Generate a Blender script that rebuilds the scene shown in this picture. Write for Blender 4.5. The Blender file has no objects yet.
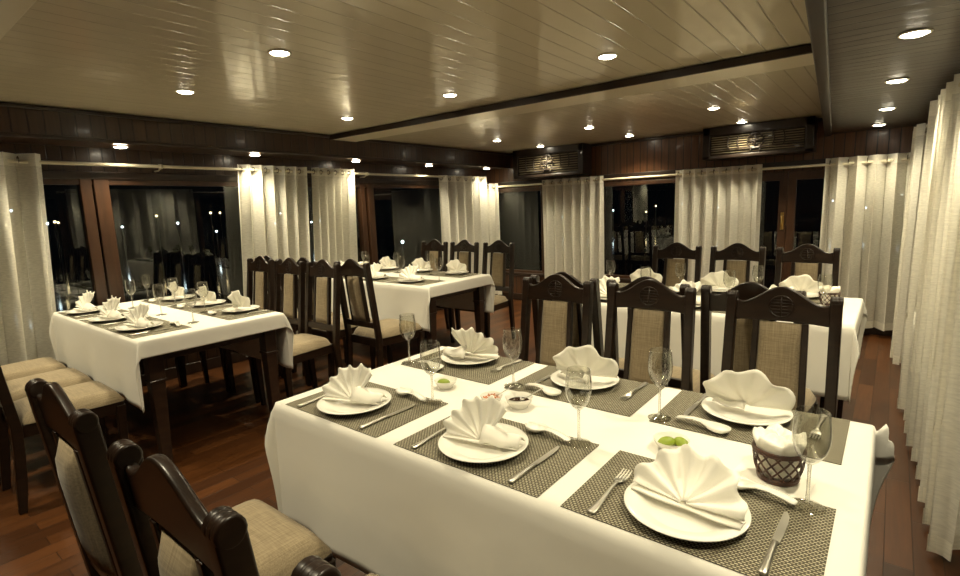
import bpy, bmesh, math, random
from mathutils import Vector, Matrix
PI = math.pi
random.seed(7)
SC = bpy.context.scene
COL = SC.collection

# ------------------------------------------------------------------ camera
cam_data = bpy.data.cameras.new('camera')
cam = bpy.data.objects.new('camera', cam_data); COL.objects.link(cam)
r = Vector((0.78411961, 0.6195668, -0.03596404))
u = Vector((-0.06641606, 0.14139019, 0.9877235))
f = Vector((-0.61704566, 0.77210478, -0.15201601))
CAM = Vector((1.5291, -1.1734, 1.3678))
cam.matrix_world = Matrix(((r.x, u.x, -f.x, CAM.x), (r.y, u.y, -f.y, CAM.y), (r.z, u.z, -f.z, CAM.z), (0, 0, 0, 1)))
cam_data.sensor_fit = 'HORIZONTAL'; cam_data.sensor_width = 36.0
cam_data.lens = 36.0 * 518.5 / 960.0
cam_data.clip_start = 0.02; cam_data.clip_end = 400
SC.camera = cam

# ------------------------------------------------------------------ world, lamp strength, exposure
w = bpy.data.worlds.new('night_sky'); SC.world = w; w.use_nodes = True
bg = w.node_tree.nodes['Background']
bg.inputs[0].default_value = (0.25, 0.32, 0.42, 1); bg.inputs[1].default_value = 0.004
WARM = (1.0, 0.88, 0.60)
P_MAIN, P_SIDE, P_WALL = 40.0, 25.0, 17.0
CONE = 2.2                                   # beam angle of the downlights, radians      # watts of each recessed downlight
SC.view_settings.view_transform = 'Standard'; SC.view_settings.look = 'None'
SC.view_settings.gamma = 1.0; SC.view_settings.use_curve_mapping = False
SC.view_settings.exposure = 0.0

# ------------------------------------------------------------------ materials
def nodes(name):
    m = bpy.data.materials.new(name); m.use_nodes = True
    nt = m.node_tree; b = nt.nodes['Principled BSDF']
    return m, nt, b
def N(nt, t, **k):
    n = nt.nodes.new(t)
    for a, v in k.items(): setattr(n, a, v)
    return n
def L(nt, a, b): nt.links.new(a, b)
def simple(name, col, rough=0.5, metal=0.0, bump=0.0, bscale=80, coat=0.0, spec=0.5):
    m, nt, b = nodes(name)
    b.inputs['Base Color'].default_value = (*col, 1); b.inputs['Roughness'].default_value = rough
    b.inputs['Metallic'].default_value = metal; b.inputs['Coat Weight'].default_value = coat
    b.inputs['Specular IOR Level'].default_value = spec
    if bump:
        tc = N(nt, 'ShaderNodeTexCoord'); nz = N(nt, 'ShaderNodeTexNoise'); nz.inputs['Scale'].default_value = bscale
        bp = N(nt, 'ShaderNodeBump'); bp.inputs['Strength'].default_value = bump; bp.inputs['Distance'].default_value = 0.004
        L(nt, tc.outputs['Object'], nz.inputs['Vector']); L(nt, nz.outputs['Fac'], bp.inputs['Height']); L(nt, bp.outputs[0], b.inputs['Normal'])
    return m
def wood(name, c1, c2, rough=0.3, scale=(4, 4, 30), coat=0.3):
    m, nt, b = nodes(name)
    tc = N(nt, 'ShaderNodeTexCoord'); mp = N(nt, 'ShaderNodeMapping'); mp.inputs['Scale'].default_value = scale
    nz = N(nt, 'ShaderNodeTexNoise'); nz.inputs['Scale'].default_value = 1.6; nz.inputs['Detail'].default_value = 6; nz.inputs['Distortion'].default_value = 0.6
    cr = N(nt, 'ShaderNodeValToRGB'); cr.color_ramp.elements[0].color = (*c1, 1); cr.color_ramp.elements[1].color = (*c2, 1)
    cr.color_ramp.elements[0].position = 0.35; cr.color_ramp.elements[1].position = 0.7
    L(nt, tc.outputs['Object'], mp.inputs[0]); L(nt, mp.outputs[0], nz.inputs['Vector']); L(nt, nz.outputs['Fac'], cr.inputs[0]); L(nt, cr.outputs[0], b.inputs['Base Color'])
    b.inputs['Roughness'].default_value = rough; b.inputs['Coat Weight'].default_value = coat; b.inputs['Coat Roughness'].default_value = 0.15
    return m
def planks(name, c1, c2, cm, width, length, rot, rough, bump=0.4, coat=0.0, axis=None, grain=True, coatr=0.1, mort=0.006):
    """boards: brick texture in object space; rot turns the boards, axis picks the plane"""
    m, nt, b = nodes(name)
    tc = N(nt, 'ShaderNodeTexCoord'); mp = N(nt, 'ShaderNodeMapping')
    src = tc.outputs['Object']
    if axis == 'xz' or axis == 'yz':
        sp = N(nt, 'ShaderNodeSeparateXYZ'); cb = N(nt, 'ShaderNodeCombineXYZ'); L(nt, src, sp.inputs[0])
        L(nt, sp.outputs['X' if axis == 'xz' else 'Y'], cb.inputs['X']); L(nt, sp.outputs['Z'], cb.inputs['Y']); src = cb.outputs[0]
    mp.inputs['Rotation'].default_value = (0, 0, rot); mp.inputs['Location'].default_value = (length*.27 if length > 5 else 0, 0, 0); L(nt, src, mp.inputs[0])
    br = N(nt, 'ShaderNodeTexBrick'); br.inputs['Scale'].default_value = 1.0
    br.inputs['Brick Width'].default_value = length; br.inputs['Row Height'].default_value = width
    br.inputs['Mortar Size'].default_value = mort; br.inputs['Mortar Smooth'].default_value = 0.6
    br.inputs['Color1'].default_value = (*c1, 1); br.inputs['Color2'].default_value = (*c2, 1); br.inputs['Mortar'].default_value = (*cm, 1)
    L(nt, mp.outputs[0], br.inputs['Vector'])
    colsock = br.outputs['Color']
    if grain:
        mp2 = N(nt, 'ShaderNodeMapping'); mp2.inputs['Scale'].default_value = (3, 45, 1); L(nt, mp.outputs[0], mp2.inputs[0])
        nz = N(nt, 'ShaderNodeTexNoise'); nz.inputs['Scale'].default_value = 1.2; nz.inputs['Detail'].default_value = 5; L(nt, mp2.outputs[0], nz.inputs['Vector'])
        mr = N(nt, 'ShaderNodeMapRange'); mr.inputs[3].default_value = 0.45; mr.inputs[4].default_value = 1.55; L(nt, nz.outputs['Fac'], mr.inputs[0])
        mx = N(nt, 'ShaderNodeMix', data_type='RGBA', blend_type='MULTIPLY'); mx.inputs[0].default_value = 1
        L(nt, colsock, mx.inputs[6]); L(nt, mr.outputs[0], mx.inputs[7]); colsock = mx.outputs[2]
    L(nt, colsock, b.inputs['Base Color'])
    if bump:
        # board joints plus slow cupping of the boards
        nz2 = N(nt, 'ShaderNodeTexNoise'); nz2.inputs['Scale'].default_value = 1.0; nz2.inputs['Detail'].default_value = 1
        mp3 = N(nt, 'ShaderNodeMapping'); mp3.inputs['Scale'].default_value = (4.5, 1/width*0.9, 1); L(nt, mp.outputs[0], mp3.inputs[0]); L(nt, mp3.outputs[0], nz2.inputs['Vector'])
        ma = N(nt, 'ShaderNodeMath', operation='MULTIPLY_ADD'); ma.inputs[1].default_value = -1.0
        L(nt, br.outputs['Fac'], ma.inputs[0]); L(nt, nz2.outputs['Fac'], ma.inputs[2])
        bp = N(nt, 'ShaderNodeBump'); bp.inputs['Strength'].default_value = bump; bp.inputs['Distance'].default_value = 0.004
        L(nt, ma.outputs[0], bp.inputs['Height']); L(nt, bp.outputs[0], b.inputs['Normal']); L(nt, bp.outputs[0], b.inputs['Coat Normal'])
    b.inputs['Roughness'].default_value = rough; b.inputs['Coat Weight'].default_value = coat; b.inputs['Coat Roughness'].default_value = coatr
    return m
def weave(name, c1, c2, cm, bw, rh, rough=0.8, bump=0.5, mort=0.0012, offset=0.5):
    m, nt, b = nodes(name)
    tc = N(nt, 'ShaderNodeTexCoord'); br = N(nt, 'ShaderNodeTexBrick'); br.inputs['Scale'].default_value = 1.0; br.offset = offset
    br.inputs['Brick Width'].default_value = bw; br.inputs['Row Height'].default_value = rh; br.inputs['Mortar Size'].default_value = mort
    br.inputs['Mortar Smooth'].default_value = 0.3
    br.inputs['Color1'].default_value = (*c1, 1); br.inputs['Color2'].default_value = (*c2, 1); br.inputs['Mortar'].default_value = (*cm, 1)
    L(nt, tc.outputs['Object'], br.inputs['Vector']); L(nt, br.outputs['Color'], b.inputs['Base Color'])
    bp = N(nt, 'ShaderNodeBump'); bp.invert = True; bp.inputs['Strength'].default_value = bump; bp.inputs['Distance'].default_value = 0.001
    L(nt, br.outputs['Fac'], bp.inputs['Height']); L(nt, bp.outputs[0], b.inputs['Normal'])
    b.inputs['Roughness'].default_value = rough
    return m
def linen(name, c1, c2):
    m, nt, b = nodes(name)
    tc = N(nt, 'ShaderNodeTexCoord')
    out = None
    for sc in ((12, 260, 260), (260, 12, 12)):
        mp = N(nt, 'ShaderNodeMapping'); mp.inputs['Scale'].default_value = sc; nz = N(nt, 'ShaderNodeTexNoise'); nz.inputs['Scale'].default_value = 1; nz.inputs['Detail'].default_value = 2
        L(nt, tc.outputs['Object'], mp.inputs[0]); L(nt, mp.outputs[0], nz.inputs['Vector'])
        if out is None: out = nz.outputs['Fac']
        else:
            ad = N(nt, 'ShaderNodeMath', operation='ADD'); L(nt, out, ad.inputs[0]); L(nt, nz.outputs['Fac'], ad.inputs[1]); out = ad.outputs[0]
    mr = N(nt, 'ShaderNodeMapRange'); mr.inputs[1].default_value = 0.7; mr.inputs[2].default_value = 1.3; L(nt, out, mr.inputs[0])
    mx = N(nt, 'ShaderNodeMix', data_type='RGBA'); mx.inputs[6].default_value = (*c1, 1); mx.inputs[7].default_value = (*c2, 1)
    L(nt, mr.outputs[0], mx.inputs[0]); L(nt, mx.outputs[2], b.inputs['Base Color'])
    bp = N(nt, 'ShaderNodeBump'); bp.inputs['Strength'].default_value = 0.25; bp.inputs['Distance'].default_value = 0.001; L(nt, mr.outputs[0], bp.inputs['Height']); L(nt, bp.outputs[0], b.inputs['Normal'])
    b.inputs['Roughness'].default_value = 0.9; b.inputs['Sheen Weight'].default_value = 0.15
    return m
def sheer(name, col, alpha):
    m, nt, b = nodes(name); nt.nodes.remove(b); out = nt.nodes['Material Output']
    d = N(nt, 'ShaderNodeBsdfDiffuse'); t = N(nt, 'ShaderNodeBsdfTranslucent'); tr = N(nt, 'ShaderNodeBsdfTransparent')
    d.inputs[0].default_value = (*col, 1); t.inputs[0].default_value = (*col, 1)
    m1 = N(nt, 'ShaderNodeMixShader'); m1.inputs[0].default_value = 0.35; L(nt, d.outputs[0], m1.inputs[1]); L(nt, t.outputs[0], m1.inputs[2])
    m2 = N(nt, 'ShaderNodeMixShader')
    tc = N(nt, 'ShaderNodeTexCoord'); mp = N(nt, 'ShaderNodeMapping'); mp.inputs['Scale'].default_value = (30, 30, 160); nz = N(nt, 'ShaderNodeTexNoise'); nz.inputs['Scale'].default_value = 1
    L(nt, tc.outputs['Object'], mp.inputs[0]); L(nt, mp.outputs[0], nz.inputs['Vector'])
    mr = N(nt, 'ShaderNodeMapRange'); mr.inputs[1].default_value = 0.3; mr.inputs[2].default_value = 0.7; mr.inputs[3].default_value = alpha - 0.08; mr.inputs[4].default_value = min(1, alpha + 0.08)
    L(nt, nz.outputs['Fac'], mr.inputs[0]); L(nt, mr.outputs[0], m2.inputs[0])
    L(nt, tr.outputs[0], m2.inputs[1]); L(nt, m1.outputs[0], m2.inputs[2]); L(nt, m2.outputs[0], out.inputs[0])
    return m
def thin_glass(name, tint, base, edge, rough=0.0, power=4.0, refr=0.0):
    """clear glass: mostly see-through, mirror-like towards grazing angles"""
    m, nt, b = nodes(name); nt.nodes.remove(b); out = nt.nodes['Material Output']
    tr = N(nt, 'ShaderNodeBsdfTransparent'); tr.inputs[0].default_value = (*tint, 1)
    g = N(nt, 'ShaderNodeBsdfGlossy'); g.inputs['Roughness'].default_value = rough
    lw = N(nt, 'ShaderNodeLayerWeight'); lw.inputs[0].default_value = 0.5
    pw = N(nt, 'ShaderNodeMath', operation='POWER'); pw.inputs[1].default_value = power
    ma = N(nt, 'ShaderNodeMath', operation='MULTIPLY_ADD'); ma.inputs[1].default_value = edge; ma.inputs[2].default_value = base; ma.use_clamp = True
    mx = N(nt, 'ShaderNodeMixShader'); L(nt, lw.outputs['Facing'], pw.inputs[0]); L(nt, pw.outputs[0], ma.inputs[0]); L(nt, ma.outputs[0], mx.inputs[0])
    L(nt, tr.outputs[0], mx.inputs[1]); L(nt, g.outputs[0], mx.inputs[2]); res = mx.outputs[0]
    if refr:
        gl = N(nt, 'ShaderNodeBsdfGlass'); gl.inputs['IOR'].default_value = 1.48; gl.inputs['Roughness'].default_value = 0.0
        m3 = N(nt, 'ShaderNodeMixShader'); m3.inputs[0].default_value = refr; L(nt, res, m3.inputs[1]); L(nt, gl.outputs[0], m3.inputs[2]); res = m3.outputs[0]
    L(nt, res, out.inputs[0])
    return m
def emit(name, col, s):
    m, nt, b = nodes(name); b.inputs['Base Color'].default_value = (*col, 1)
    b.inputs['Emission Color'].default_value = (*col, 1); b.inputs['Emission Strength'].default_value = s
    return m

M = {}
M['chair_wood'] = wood('espresso_wood', (0.011, 0.006, 0.0035), (0.022, 0.011, 0.006), 0.33, (6, 6, 30), 0.12)
M['table_wood'] = wood('dark_table_wood', (0.018, 0.009, 0.006), (0.035, 0.018, 0.010), 0.3, (6, 6, 20), 0.3)
M['linen'] = linen('beige_linen', (0.19, 0.145, 0.085), (0.31, 0.245, 0.15))
M['cloth'] = simple('white_cotton', (0.81, 0.785, 0.71), 0.85, bump=0.9, bscale=6)
M['napkin'] = simple('white_napkin_cotton', (0.90, 0.87, 0.77), 0.85, bump=0.08, bscale=300)
M['porcelain'] = simple('white_porcelain', (0.88, 0.86, 0.78), 0.12, coat=0.5)
M['steel'] = simple('polished_steel', (0.66, 0.64, 0.57), 0.34, metal=1.0)
M['mat'] = weave('woven_vinyl', (0.60, 0.56, 0.40), (0.42, 0.38, 0.26), (0.070, 0.058, 0.036), 0.0095, 0.0056, mort=0.0021)
M['glass'] = thin_glass('wine_glass', (0.95, 0.95, 0.93), 0.075, 0.9, power=2.6)
M['glass_thick'] = thin_glass('thick_clear_glass', (0.92, 0.92, 0.88), 0.13, 0.6, power=2.5, refr=0.30)
M['pane'] = thin_glass('window_glass', (0.85, 0.88, 0.86), 0.055, 0.7, power=5)
M['sheer'] = sheer('sheer_voile', (0.93, 0.90, 0.80), 0.76)
M['hem'] = sheer('doubled_voile', (0.93, 0.90, 0.80), 0.96)
M['rod'] = simple('cream_enamel', (0.72, 0.66, 0.50), 0.3, coat=0.3)
M['bronze'] = simple('dark_bronze', (0.10, 0.075, 0.045), 0.35, metal=0.8)
M['ceiling'] = planks('cream_ceiling_boards', (0.66, 0.59, 0.43), (0.63, 0.56, 0.405), (0.46, 0.40, 0.28), 0.105, 30, PI/2, 0.42, bump=0.85, coat=0.75, grain=False, coatr=0.10, mort=0.004)
M['cream_paint'] = simple('cream_gloss_paint', (0.72, 0.65, 0.49), 0.3, coat=0.3)
M['ceil_dark'] = planks('dark_ceiling_boards', (0.034, 0.019, 0.010), (0.046, 0.026, 0.014), (0.010, 0.006, 0.004), 0.085, 20, 0, 0.42, bump=0.9, coat=0.12, coatr=0.14)
M['board_yz'] = planks('brown_wall_boards_side', (0.034, 0.017, 0.009), (0.050, 0.024, 0.012), (0.010, 0.005, 0.003), 0.085, 20, PI/2, 0.32, axis='yz', coat=0.12)
M['board_xz'] = planks('brown_wall_boards_end', (0.085, 0.036, 0.015), (0.115, 0.048, 0.020), (0.012, 0.005, 0.003), 0.085, 20, PI/2, 0.32, axis='xz', coat=0.15)
M['trim'] = wood('mahogany_trim', (0.016, 0.008, 0.0045), (0.030, 0.014, 0.007), 0.4, (5, 5, 5), 0.08)
M['frame'] = wood('reddish_window_wood', (0.034, 0.015, 0.007), (0.056, 0.024, 0.011), 0.35, (14, 14, 2), 0.15)
M['floor'] = planks('hardwood_floor_boards', (0.088, 0.031, 0.0085), (0.034, 0.0115, 0.0035), (0.014, 0.006, 0.003), 0.088, 0.75, PI/2, 0.33, bump=0.25, coat=0.0, coatr=0.25, mort=0.0022)
M['floor'].node_tree.nodes['Principled BSDF'].inputs['Specular IOR Level'].default_value = 0.32
M['chair_wood'].node_tree.nodes['Principled BSDF'].inputs['Specular IOR Level'].default_value = 0.4
M['louver'] = simple('champagne_louver', (0.34, 0.29, 0.19), 0.35, metal=0.5)
M['lamp'] = emit('lit_lamp_glass', (1.0, 0.90, 0.68), 40)
M['lamp_ring'] = simple('white_lamp_ring', (0.75, 0.70, 0.56), 0.35)
M['lime'] = simple('lime_peel', (0.25, 0.33, 0.025), 0.4, bump=0.2, bscale=300)
M['limeflesh'] = simple('lime_flesh', (0.33, 0.38, 0.06), 0.35)
M['chili'] = simple('red_chili', (0.55, 0.16, 0.015), 0.35)
M['soy'] = simple('dark_soy_sauce', (0.03, 0.013, 0.006), 0.08)
M['wicker'] = wood('brown_wicker', (0.045, 0.017, 0.009), (0.10, 0.040, 0.020), 0.45, (30, 30, 30))
M['sea'] = simple('black_water', (0.004, 0.005, 0.006), 0.08, bump=0.5, bscale=0.9)
M['shore1'] = emit('distant_cool_lamp', (0.75, 0.9, 1.0), 14)
M['shore2'] = emit('distant_warm_lamp', (1.0, 0.75, 0.4), 10)
M['brass'] = simple('brass', (0.55, 0.40, 0.15), 0.3, metal=1.0)
M['dark'] = simple('dark_lacquer', (0.016, 0.010, 0.007), 0.35, coat=0.3)

# ------------------------------------------------------------------ mesh helpers
class B:
    def __init__(s): s.v = []; s.f = []; s.sm = []
    def add(s, vs, fs, smooth=False):
        o = len(s.v); s.v += [tuple(p) for p in vs]; s.f += [tuple(o + i for i in q) for q in fs]; s.sm += [smooth] * len(fs); return s
    def box(s, x0, x1, y0, y1, z0, z1):
        vs = [(x, y, z) for z in (z0, z1) for y in (y0, y1) for x in (x0, x1)]
        return s.add(vs, [(0, 2, 3, 1), (4, 5, 7, 6), (0, 1, 5, 4), (2, 6, 7, 3), (0, 4, 6, 2), (1, 3, 7, 5)])
    def hexa(s, bot, top):
        return s.add(list(bot) + list(top), [(3, 2, 1, 0), (4, 5, 6, 7), (0, 1, 5, 4), (1, 2, 6, 5), (2, 3, 7, 6), (3, 0, 4, 7)])
    def sweep(s, secs, smooth=False, cap=True):
        n = len(secs[0]); vs = [p for q in secs for p in q]; fs = []
        for i in range(len(secs) - 1):
            for j in range(n): fs.append((i*n + j, i*n + (j+1) % n, (i+1)*n + (j+1) % n, (i+1)*n + j))
        if cap: fs.append(tuple(range(n))[::-1]); fs.append(tuple((len(secs)-1)*n + j for j in range(n)))
        return s.add(vs, fs, smooth)
    def tube(s, pts, rad, n=8, smooth=True, closed=False):
        pts = [Vector(p) for p in pts]; secs = []
        up = Vector((0, 0, 1)); m = len(pts)
        for i, p in enumerate(pts):
            if closed: t = pts[(i+1) % m] - pts[i-1]
            else: t = pts[min(i+1, m-1)] - pts[max(i-1, 0)]
            t.normalize(); a = t.cross(up if abs(t.z) < 0.95 else Vector((1, 0, 0))).normalized(); b = a.cross(t)
            rr = rad[i] if isinstance(rad, (list, tuple)) else rad
            secs.append([p + a*math.cos(2*PI*k/n)*rr + b*math.sin(2*PI*k/n)*rr for k in range(n)])
        if closed:
            secs.append(secs[0]); return s.sweep(secs, smooth, False)
        return s.sweep(secs, smooth, True)
    def lathe(s, prof, n=32, c=(0, 0, 0), smooth=True):
        vs = []; fs = []; m = len(prof)
        for (rr, z) in prof:
            for k in range(n): vs.append((c[0] + rr*math.cos(2*PI*k/n), c[1] + rr*math.sin(2*PI*k/n), c[2] + z))
        for i in range(m-1):
            for k in range(n): fs.append((i*n + k, i*n + (k+1) % n, (i+1)*n + (k+1) % n, (i+1)*n + k))
        if prof[0][0] > 1e-5 and False: pass
        return s.add(vs, fs, smooth)
    def disc(s, c, rr, n=24, axis='z'):
        vs = []
        for k in range(n):
            a = 2*PI*k/n
            vs.append((c[0] + rr*math.cos(a), c[1] + rr*math.sin(a), c[2]))
        return s.add(vs, [tuple(range(n))[::-1]])
    def sphere(s, c, rx, ry, rz, n=14, m=9):
        pr = []
        vs = []; fs = []
        for i in range(m+1):
            t = PI*i/m
            for k in range(n): vs.append((c[0] + rx*math.sin(t)*math.cos(2*PI*k/n), c[1] + ry*math.sin(t)*math.sin(2*PI*k/n), c[2] - rz*math.cos(t)))
        for i in range(m):
            for k in range(n): fs.append((i*n + k, i*n + (k+1) % n, (i+1)*n + (k+1) % n, (i+1)*n + k))
        return s.add(vs, fs, True)
    def grid(s, P, smooth=True):
        m = len(P); n = len(P[0]); fs = []
        for i in range(m-1):
            for j in range(n-1): fs.append((i*n + j, i*n + j + 1, (i+1)*n + j + 1, (i+1)*n + j))
        return s.add([p for q in P for p in q], fs, smooth)
    def prism(s, poly, y0, y1):                 # polygon in XZ extruded along Y
        n = len(poly); vs = [(x, y0, z) for x, z in poly] + [(x, y1, z) for x, z in poly]
        fs = [tuple(range(n)), tuple(range(n, 2*n))[::-1]] + [(i, i + n, (i+1) % n + n, (i+1) % n) for i in range(n)]
        return s.add(vs, fs)
    def xf(s, fn): s.v = [tuple(fn(Vector(p))) for p in s.v]; return s
    def build(s, name, mat, parent=None, loc=None, rot=None, bevel=0, seg=2, merge=False, solid=0, subd=0):
        me = bpy.data.meshes.new(name); me.from_pydata(s.v, [], s.f)
        for p, q in zip(me.polygons, s.sm): p.use_smooth = q
        bm = bmesh.new(); bm.from_mesh(me)
        if merge: bmesh.ops.remove_doubles(bm, verts=bm.verts, dist=1e-5)
        bmesh.ops.recalc_face_normals(bm, faces=bm.faces); bm.to_mesh(me); bm.free()
        me.materials.append(mat)
        o = bpy.data.objects.new(name, me); COL.objects.link(o)
        if parent: o.parent = parent
        if loc: o.location = loc
        if rot: o.rotation_euler = rot
        if solid:
            md = o.modifiers.new('solid', 'SOLIDIFY'); md.thickness = solid; md.offset = 0
        if bevel:
            md = o.modifiers.new('bevel', 'BEVEL'); md.width = bevel; md.segments = seg; md.limit_method = 'ANGLE'; md.angle_limit = 0.6
            me.shade_smooth() if hasattr(me, 'shade_smooth') else None
            wn = o.modifiers.new('wn', 'WEIGHTED_NORMAL'); wn.keep_sharp = True
        if subd:
            md = o.modifiers.new('sub', 'SUBSURF'); md.levels = subd; md.render_levels = subd
        return o
def empty(name, loc=(0, 0, 0), rz=0):
    o = bpy.data.objects.new(name, None); COL.objects.link(o); o.location = loc; o.rotation_euler = (0, 0, rz); o.empty_display_size = 0.1
    return o
def tag(o, label=None, cat=None, group=None, kind=None):
    if label: o['label'] = label
    if cat: o['category'] = cat
    if group: o['group'] = group
    if kind: o['kind'] = kind
    return o
def struct(o): o['kind'] = 'structure'; return o
def dup(o, loc=None, rz=None, parent=None):
    c = o.copy(); COL.objects.link(c)
    if parent: c.parent = parent
    if loc is not None: c.location = loc
    if rz is not None: c.rotation_euler = (0, 0, rz)
    for ch in list(o.children): dup(ch, parent=c)
    return c
def rectsec(c, hx, hy): return [(c[0]-hx, c[1]-hy, c[2]), (c[0]+hx, c[1]-hy, c[2]), (c[0]+hx, c[1]+hy, c[2]), (c[0]-hx, c[1]+hy, c[2])]

# ------------------------------------------------------------------ the room
H, HS, HW = 2.13, 1.965, 1.93          # main ceiling, dark side ceiling, soffit over the left windows
XL, XR, YF, YB = -3.30, 1.92, 5.12, -2.7
FX = -2.86                             # face of the left fascia
struct(B().box(XL-.1, XR+.1, YB-.1, YF+.1, -0.08, 0).build('floor', M['floor']))
struct(B().box(XL-.1, XR+.1, YB-.1, YF+.1, H, H+.06).build('ceiling', M['ceiling']))
def bx_at(y): return 1.275 - (y - 0.75) * 0.0765      # left edge of the dark beam between the two ceilings
b = B(); y0, y1 = YB, YF
b.hexa([(bx_at(y0)+.03, y0, HS), (XR, y0, HS), (XR, y1, HS), (bx_at(y1)+.03, y1, HS)], [(bx_at(y0)+.03, y0, H-.005), (XR, y0, H-.005), (XR, y1, H-.005), (bx_at(y1)+.03, y1, H-.005)])
struct(b.build('ceiling_side', M['ceil_dark']))
b = B()
b.hexa([(bx_at(y0), y0, HS-.02), (bx_at(y0)+.055, y0, HS-.02), (bx_at(y1)+.055, y1, HS-.02), (bx_at(y1), y1, HS-.02)], [(bx_at(y0), y0, H-.006), (bx_at(y0)+.055, y0, H-.006), (bx_at(y1)+.055, y1, H-.006), (bx_at(y1), y1, H-.006)])
struct(b.build('trim_1', M['trim'], bevel=0.008))
# cream ceiling beams with a dark strip on the near face
for n, ya, yb in ((2, 2.06, 2.36), (4, -0.93, -0.63)):
    xr = bx_at(ya) - .002
    struct(B().box(FX, xr, ya, yb, H-.045, H-.004).build('trim_%d' % n, M['cream_paint'], bevel=0.006))
    struct(B().box(FX, xr, ya-.022, ya-.001, H-.05, H-.004).build('trim_%d' % (n+1), M['trim'], bevel=0.004))
# left fascia and soffit
struct(B().box(XL, FX, YB, YF, HW, H-.004).build('trim_6', M['board_yz']))
struct(B().box(FX-.02, FX+.018, YB, YF, H-.03, H-.005).build('trim_7', M['trim'], bevel=0.006))
struct(B().box(FX-.02, FX+.012, YB, YF, HW-.012, HW+.014).build('trim_8', M['trim'], bevel=0.006))
# left wall: boards over the windows, low wall under them
LS, LT = 0.36, 1.70
b = B().box(XL-.1, XL, YB, YF, LT, H).box(XL-.1, XL, YB, YF, 0, LS)
struct(b.build('wall_left', M['board_yz']))
struct(B().box(XL, XL+.02, YB, YF, 0, .10).build('baseboard_left', M['trim'], bevel=.005))
struct(B().box(XL, XL+.035, YB, YF, LT-.01, LT+.05).build('trim_9', M['trim'], bevel=.008))
struct(B().box(XL, XL+.045, YB, YF, LS-.03, LS+.015).build('trim_10', M['trim'], bevel=.008))
# far wall
FS, FT = 0.40, 1.63
b = B().box(XL-.1, XR+.1, YF, YF+.1, FT, H).box(XL-.1, 0.30, YF, YF+.1, 0, FS).box(1.15, XR+.1, YF, YF+.1, 0, FS)
struct(b.build('wall_far', M['board_xz']))
struct(B().box(XL, 0.30, YF-.02, YF, 0, .10).box(1.15, XR, YF-.02, YF, 0, .10).build('baseboard_far', M['trim'], bevel=.005))
struct(B().box(XL, XR, YF-.04, YF, FT+.03, FT+.10).build('trim_11', M['trim'], bevel=.008))
struct(B().box(XL, 0.30, YF-.04, YF, FS-.03, FS+.015).build('trim_12', M['trim'], bevel=.008))
struct(B().box(XL, XR, YF-.03, YF, H-.035, H-.005).build('trim_13', M['trim'], bevel=.006))
# right wall and the wall behind the camera
b = B().box(XR, XR+.1, YB, YF, 1.80, H).box(XR, XR+.1, YB, YF, 0, 0.3)
struct(b.build('wall_right', M['board_yz']))
struct(B().box(XR-.02, XR, YB, YF, 0, .10).build('baseboard_right', M['trim'], bevel=.005))
struct(B().box(XL-.1, XR+.1, YB-.1, YB, 0, H).build('wall_back', M['board_xz']))

def window_side(n, x, ya, yb, z0, z1, posts, fw=0.075, sgn=1):
    e = empty('window_%d' % n, (x, (ya+yb)/2, z0)); struct(e)
    oy, oz = (ya+yb)/2, z0
    for (p, w_) in posts:
        B().box(-.05, .03, p-w_/2-oy, p+w_/2-oy, 0, z1-z0).build('mullion', M['frame'], e, bevel=.006)
    B().box(-.05, .02, ya-oy, yb-oy, z1-z0-.05, z1-z0).build('head_rail', M['frame'], e, bevel=.005)
    B().box(-.05, .02, ya-oy, yb-oy, 0, .05).build('sill_rail', M['frame'], e, bevel=.005)
    B().box(-.018, -.012, ya-oy, yb-oy, .01, z1-z0-.01).build('pane', M['pane'], e)
    return e
window_side(1, XL, YB, 0.16, LS, LT, [(-1.2, .08), (0.115, .075)])
window_side(2, XL, 0.163, 2.80, LS, LT, [(0.215, .10), (1.55, .08), (2.745, .07)])
window_side(3, XL, 2.803, YF-.05, LS, LT, [(2.86, .09), (4.2, .08)])
e = window_side(4, XR+.03, YB, 1.2, .3, 1.80, [(-.6, .08), (1.16, .08)])
e = window_side(5, XR+.03, 1.203, YF-.05, .3, 1.80, [(1.25, .08), (3.2, .08)])
def window_far(n, xa, xb, z0, z1, posts):
    ox = (xa+xb)/2
    e = empty('window_%d' % n, (ox, YF, z0)); struct(e)
    for (p, w_) in posts: B().box(p-w_/2-ox, p+w_/2-ox, -.03, .05, 0, z1-z0).build('mullion', M['frame'], e, bevel=.006)
    B().box(xa-ox, xb-ox, -.02, .05, z1-z0-.05, z1-z0).build('head_rail', M['frame'], e, bevel=.005)
    B().box(xa-ox, xb-ox, -.02, .05, 0, .05).build('sill_rail', M['frame'], e, bevel=.005)
    B().box(xa-ox, xb-ox, .012, .018, .01, z1-z0-.01).build('pane', M['pane'], e)
window_far(6, XL+.05, -1.42, FS, FT, [(-2.30, .08), (-1.45, .08)])
window_far(7, -1.417, 0.299, FS, FT, [(-.10, .08), (0.265, .06)])
window_far(8, 1.151, XR, FS, FT, [(1.185, .06), (1.87, .06)])
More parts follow.
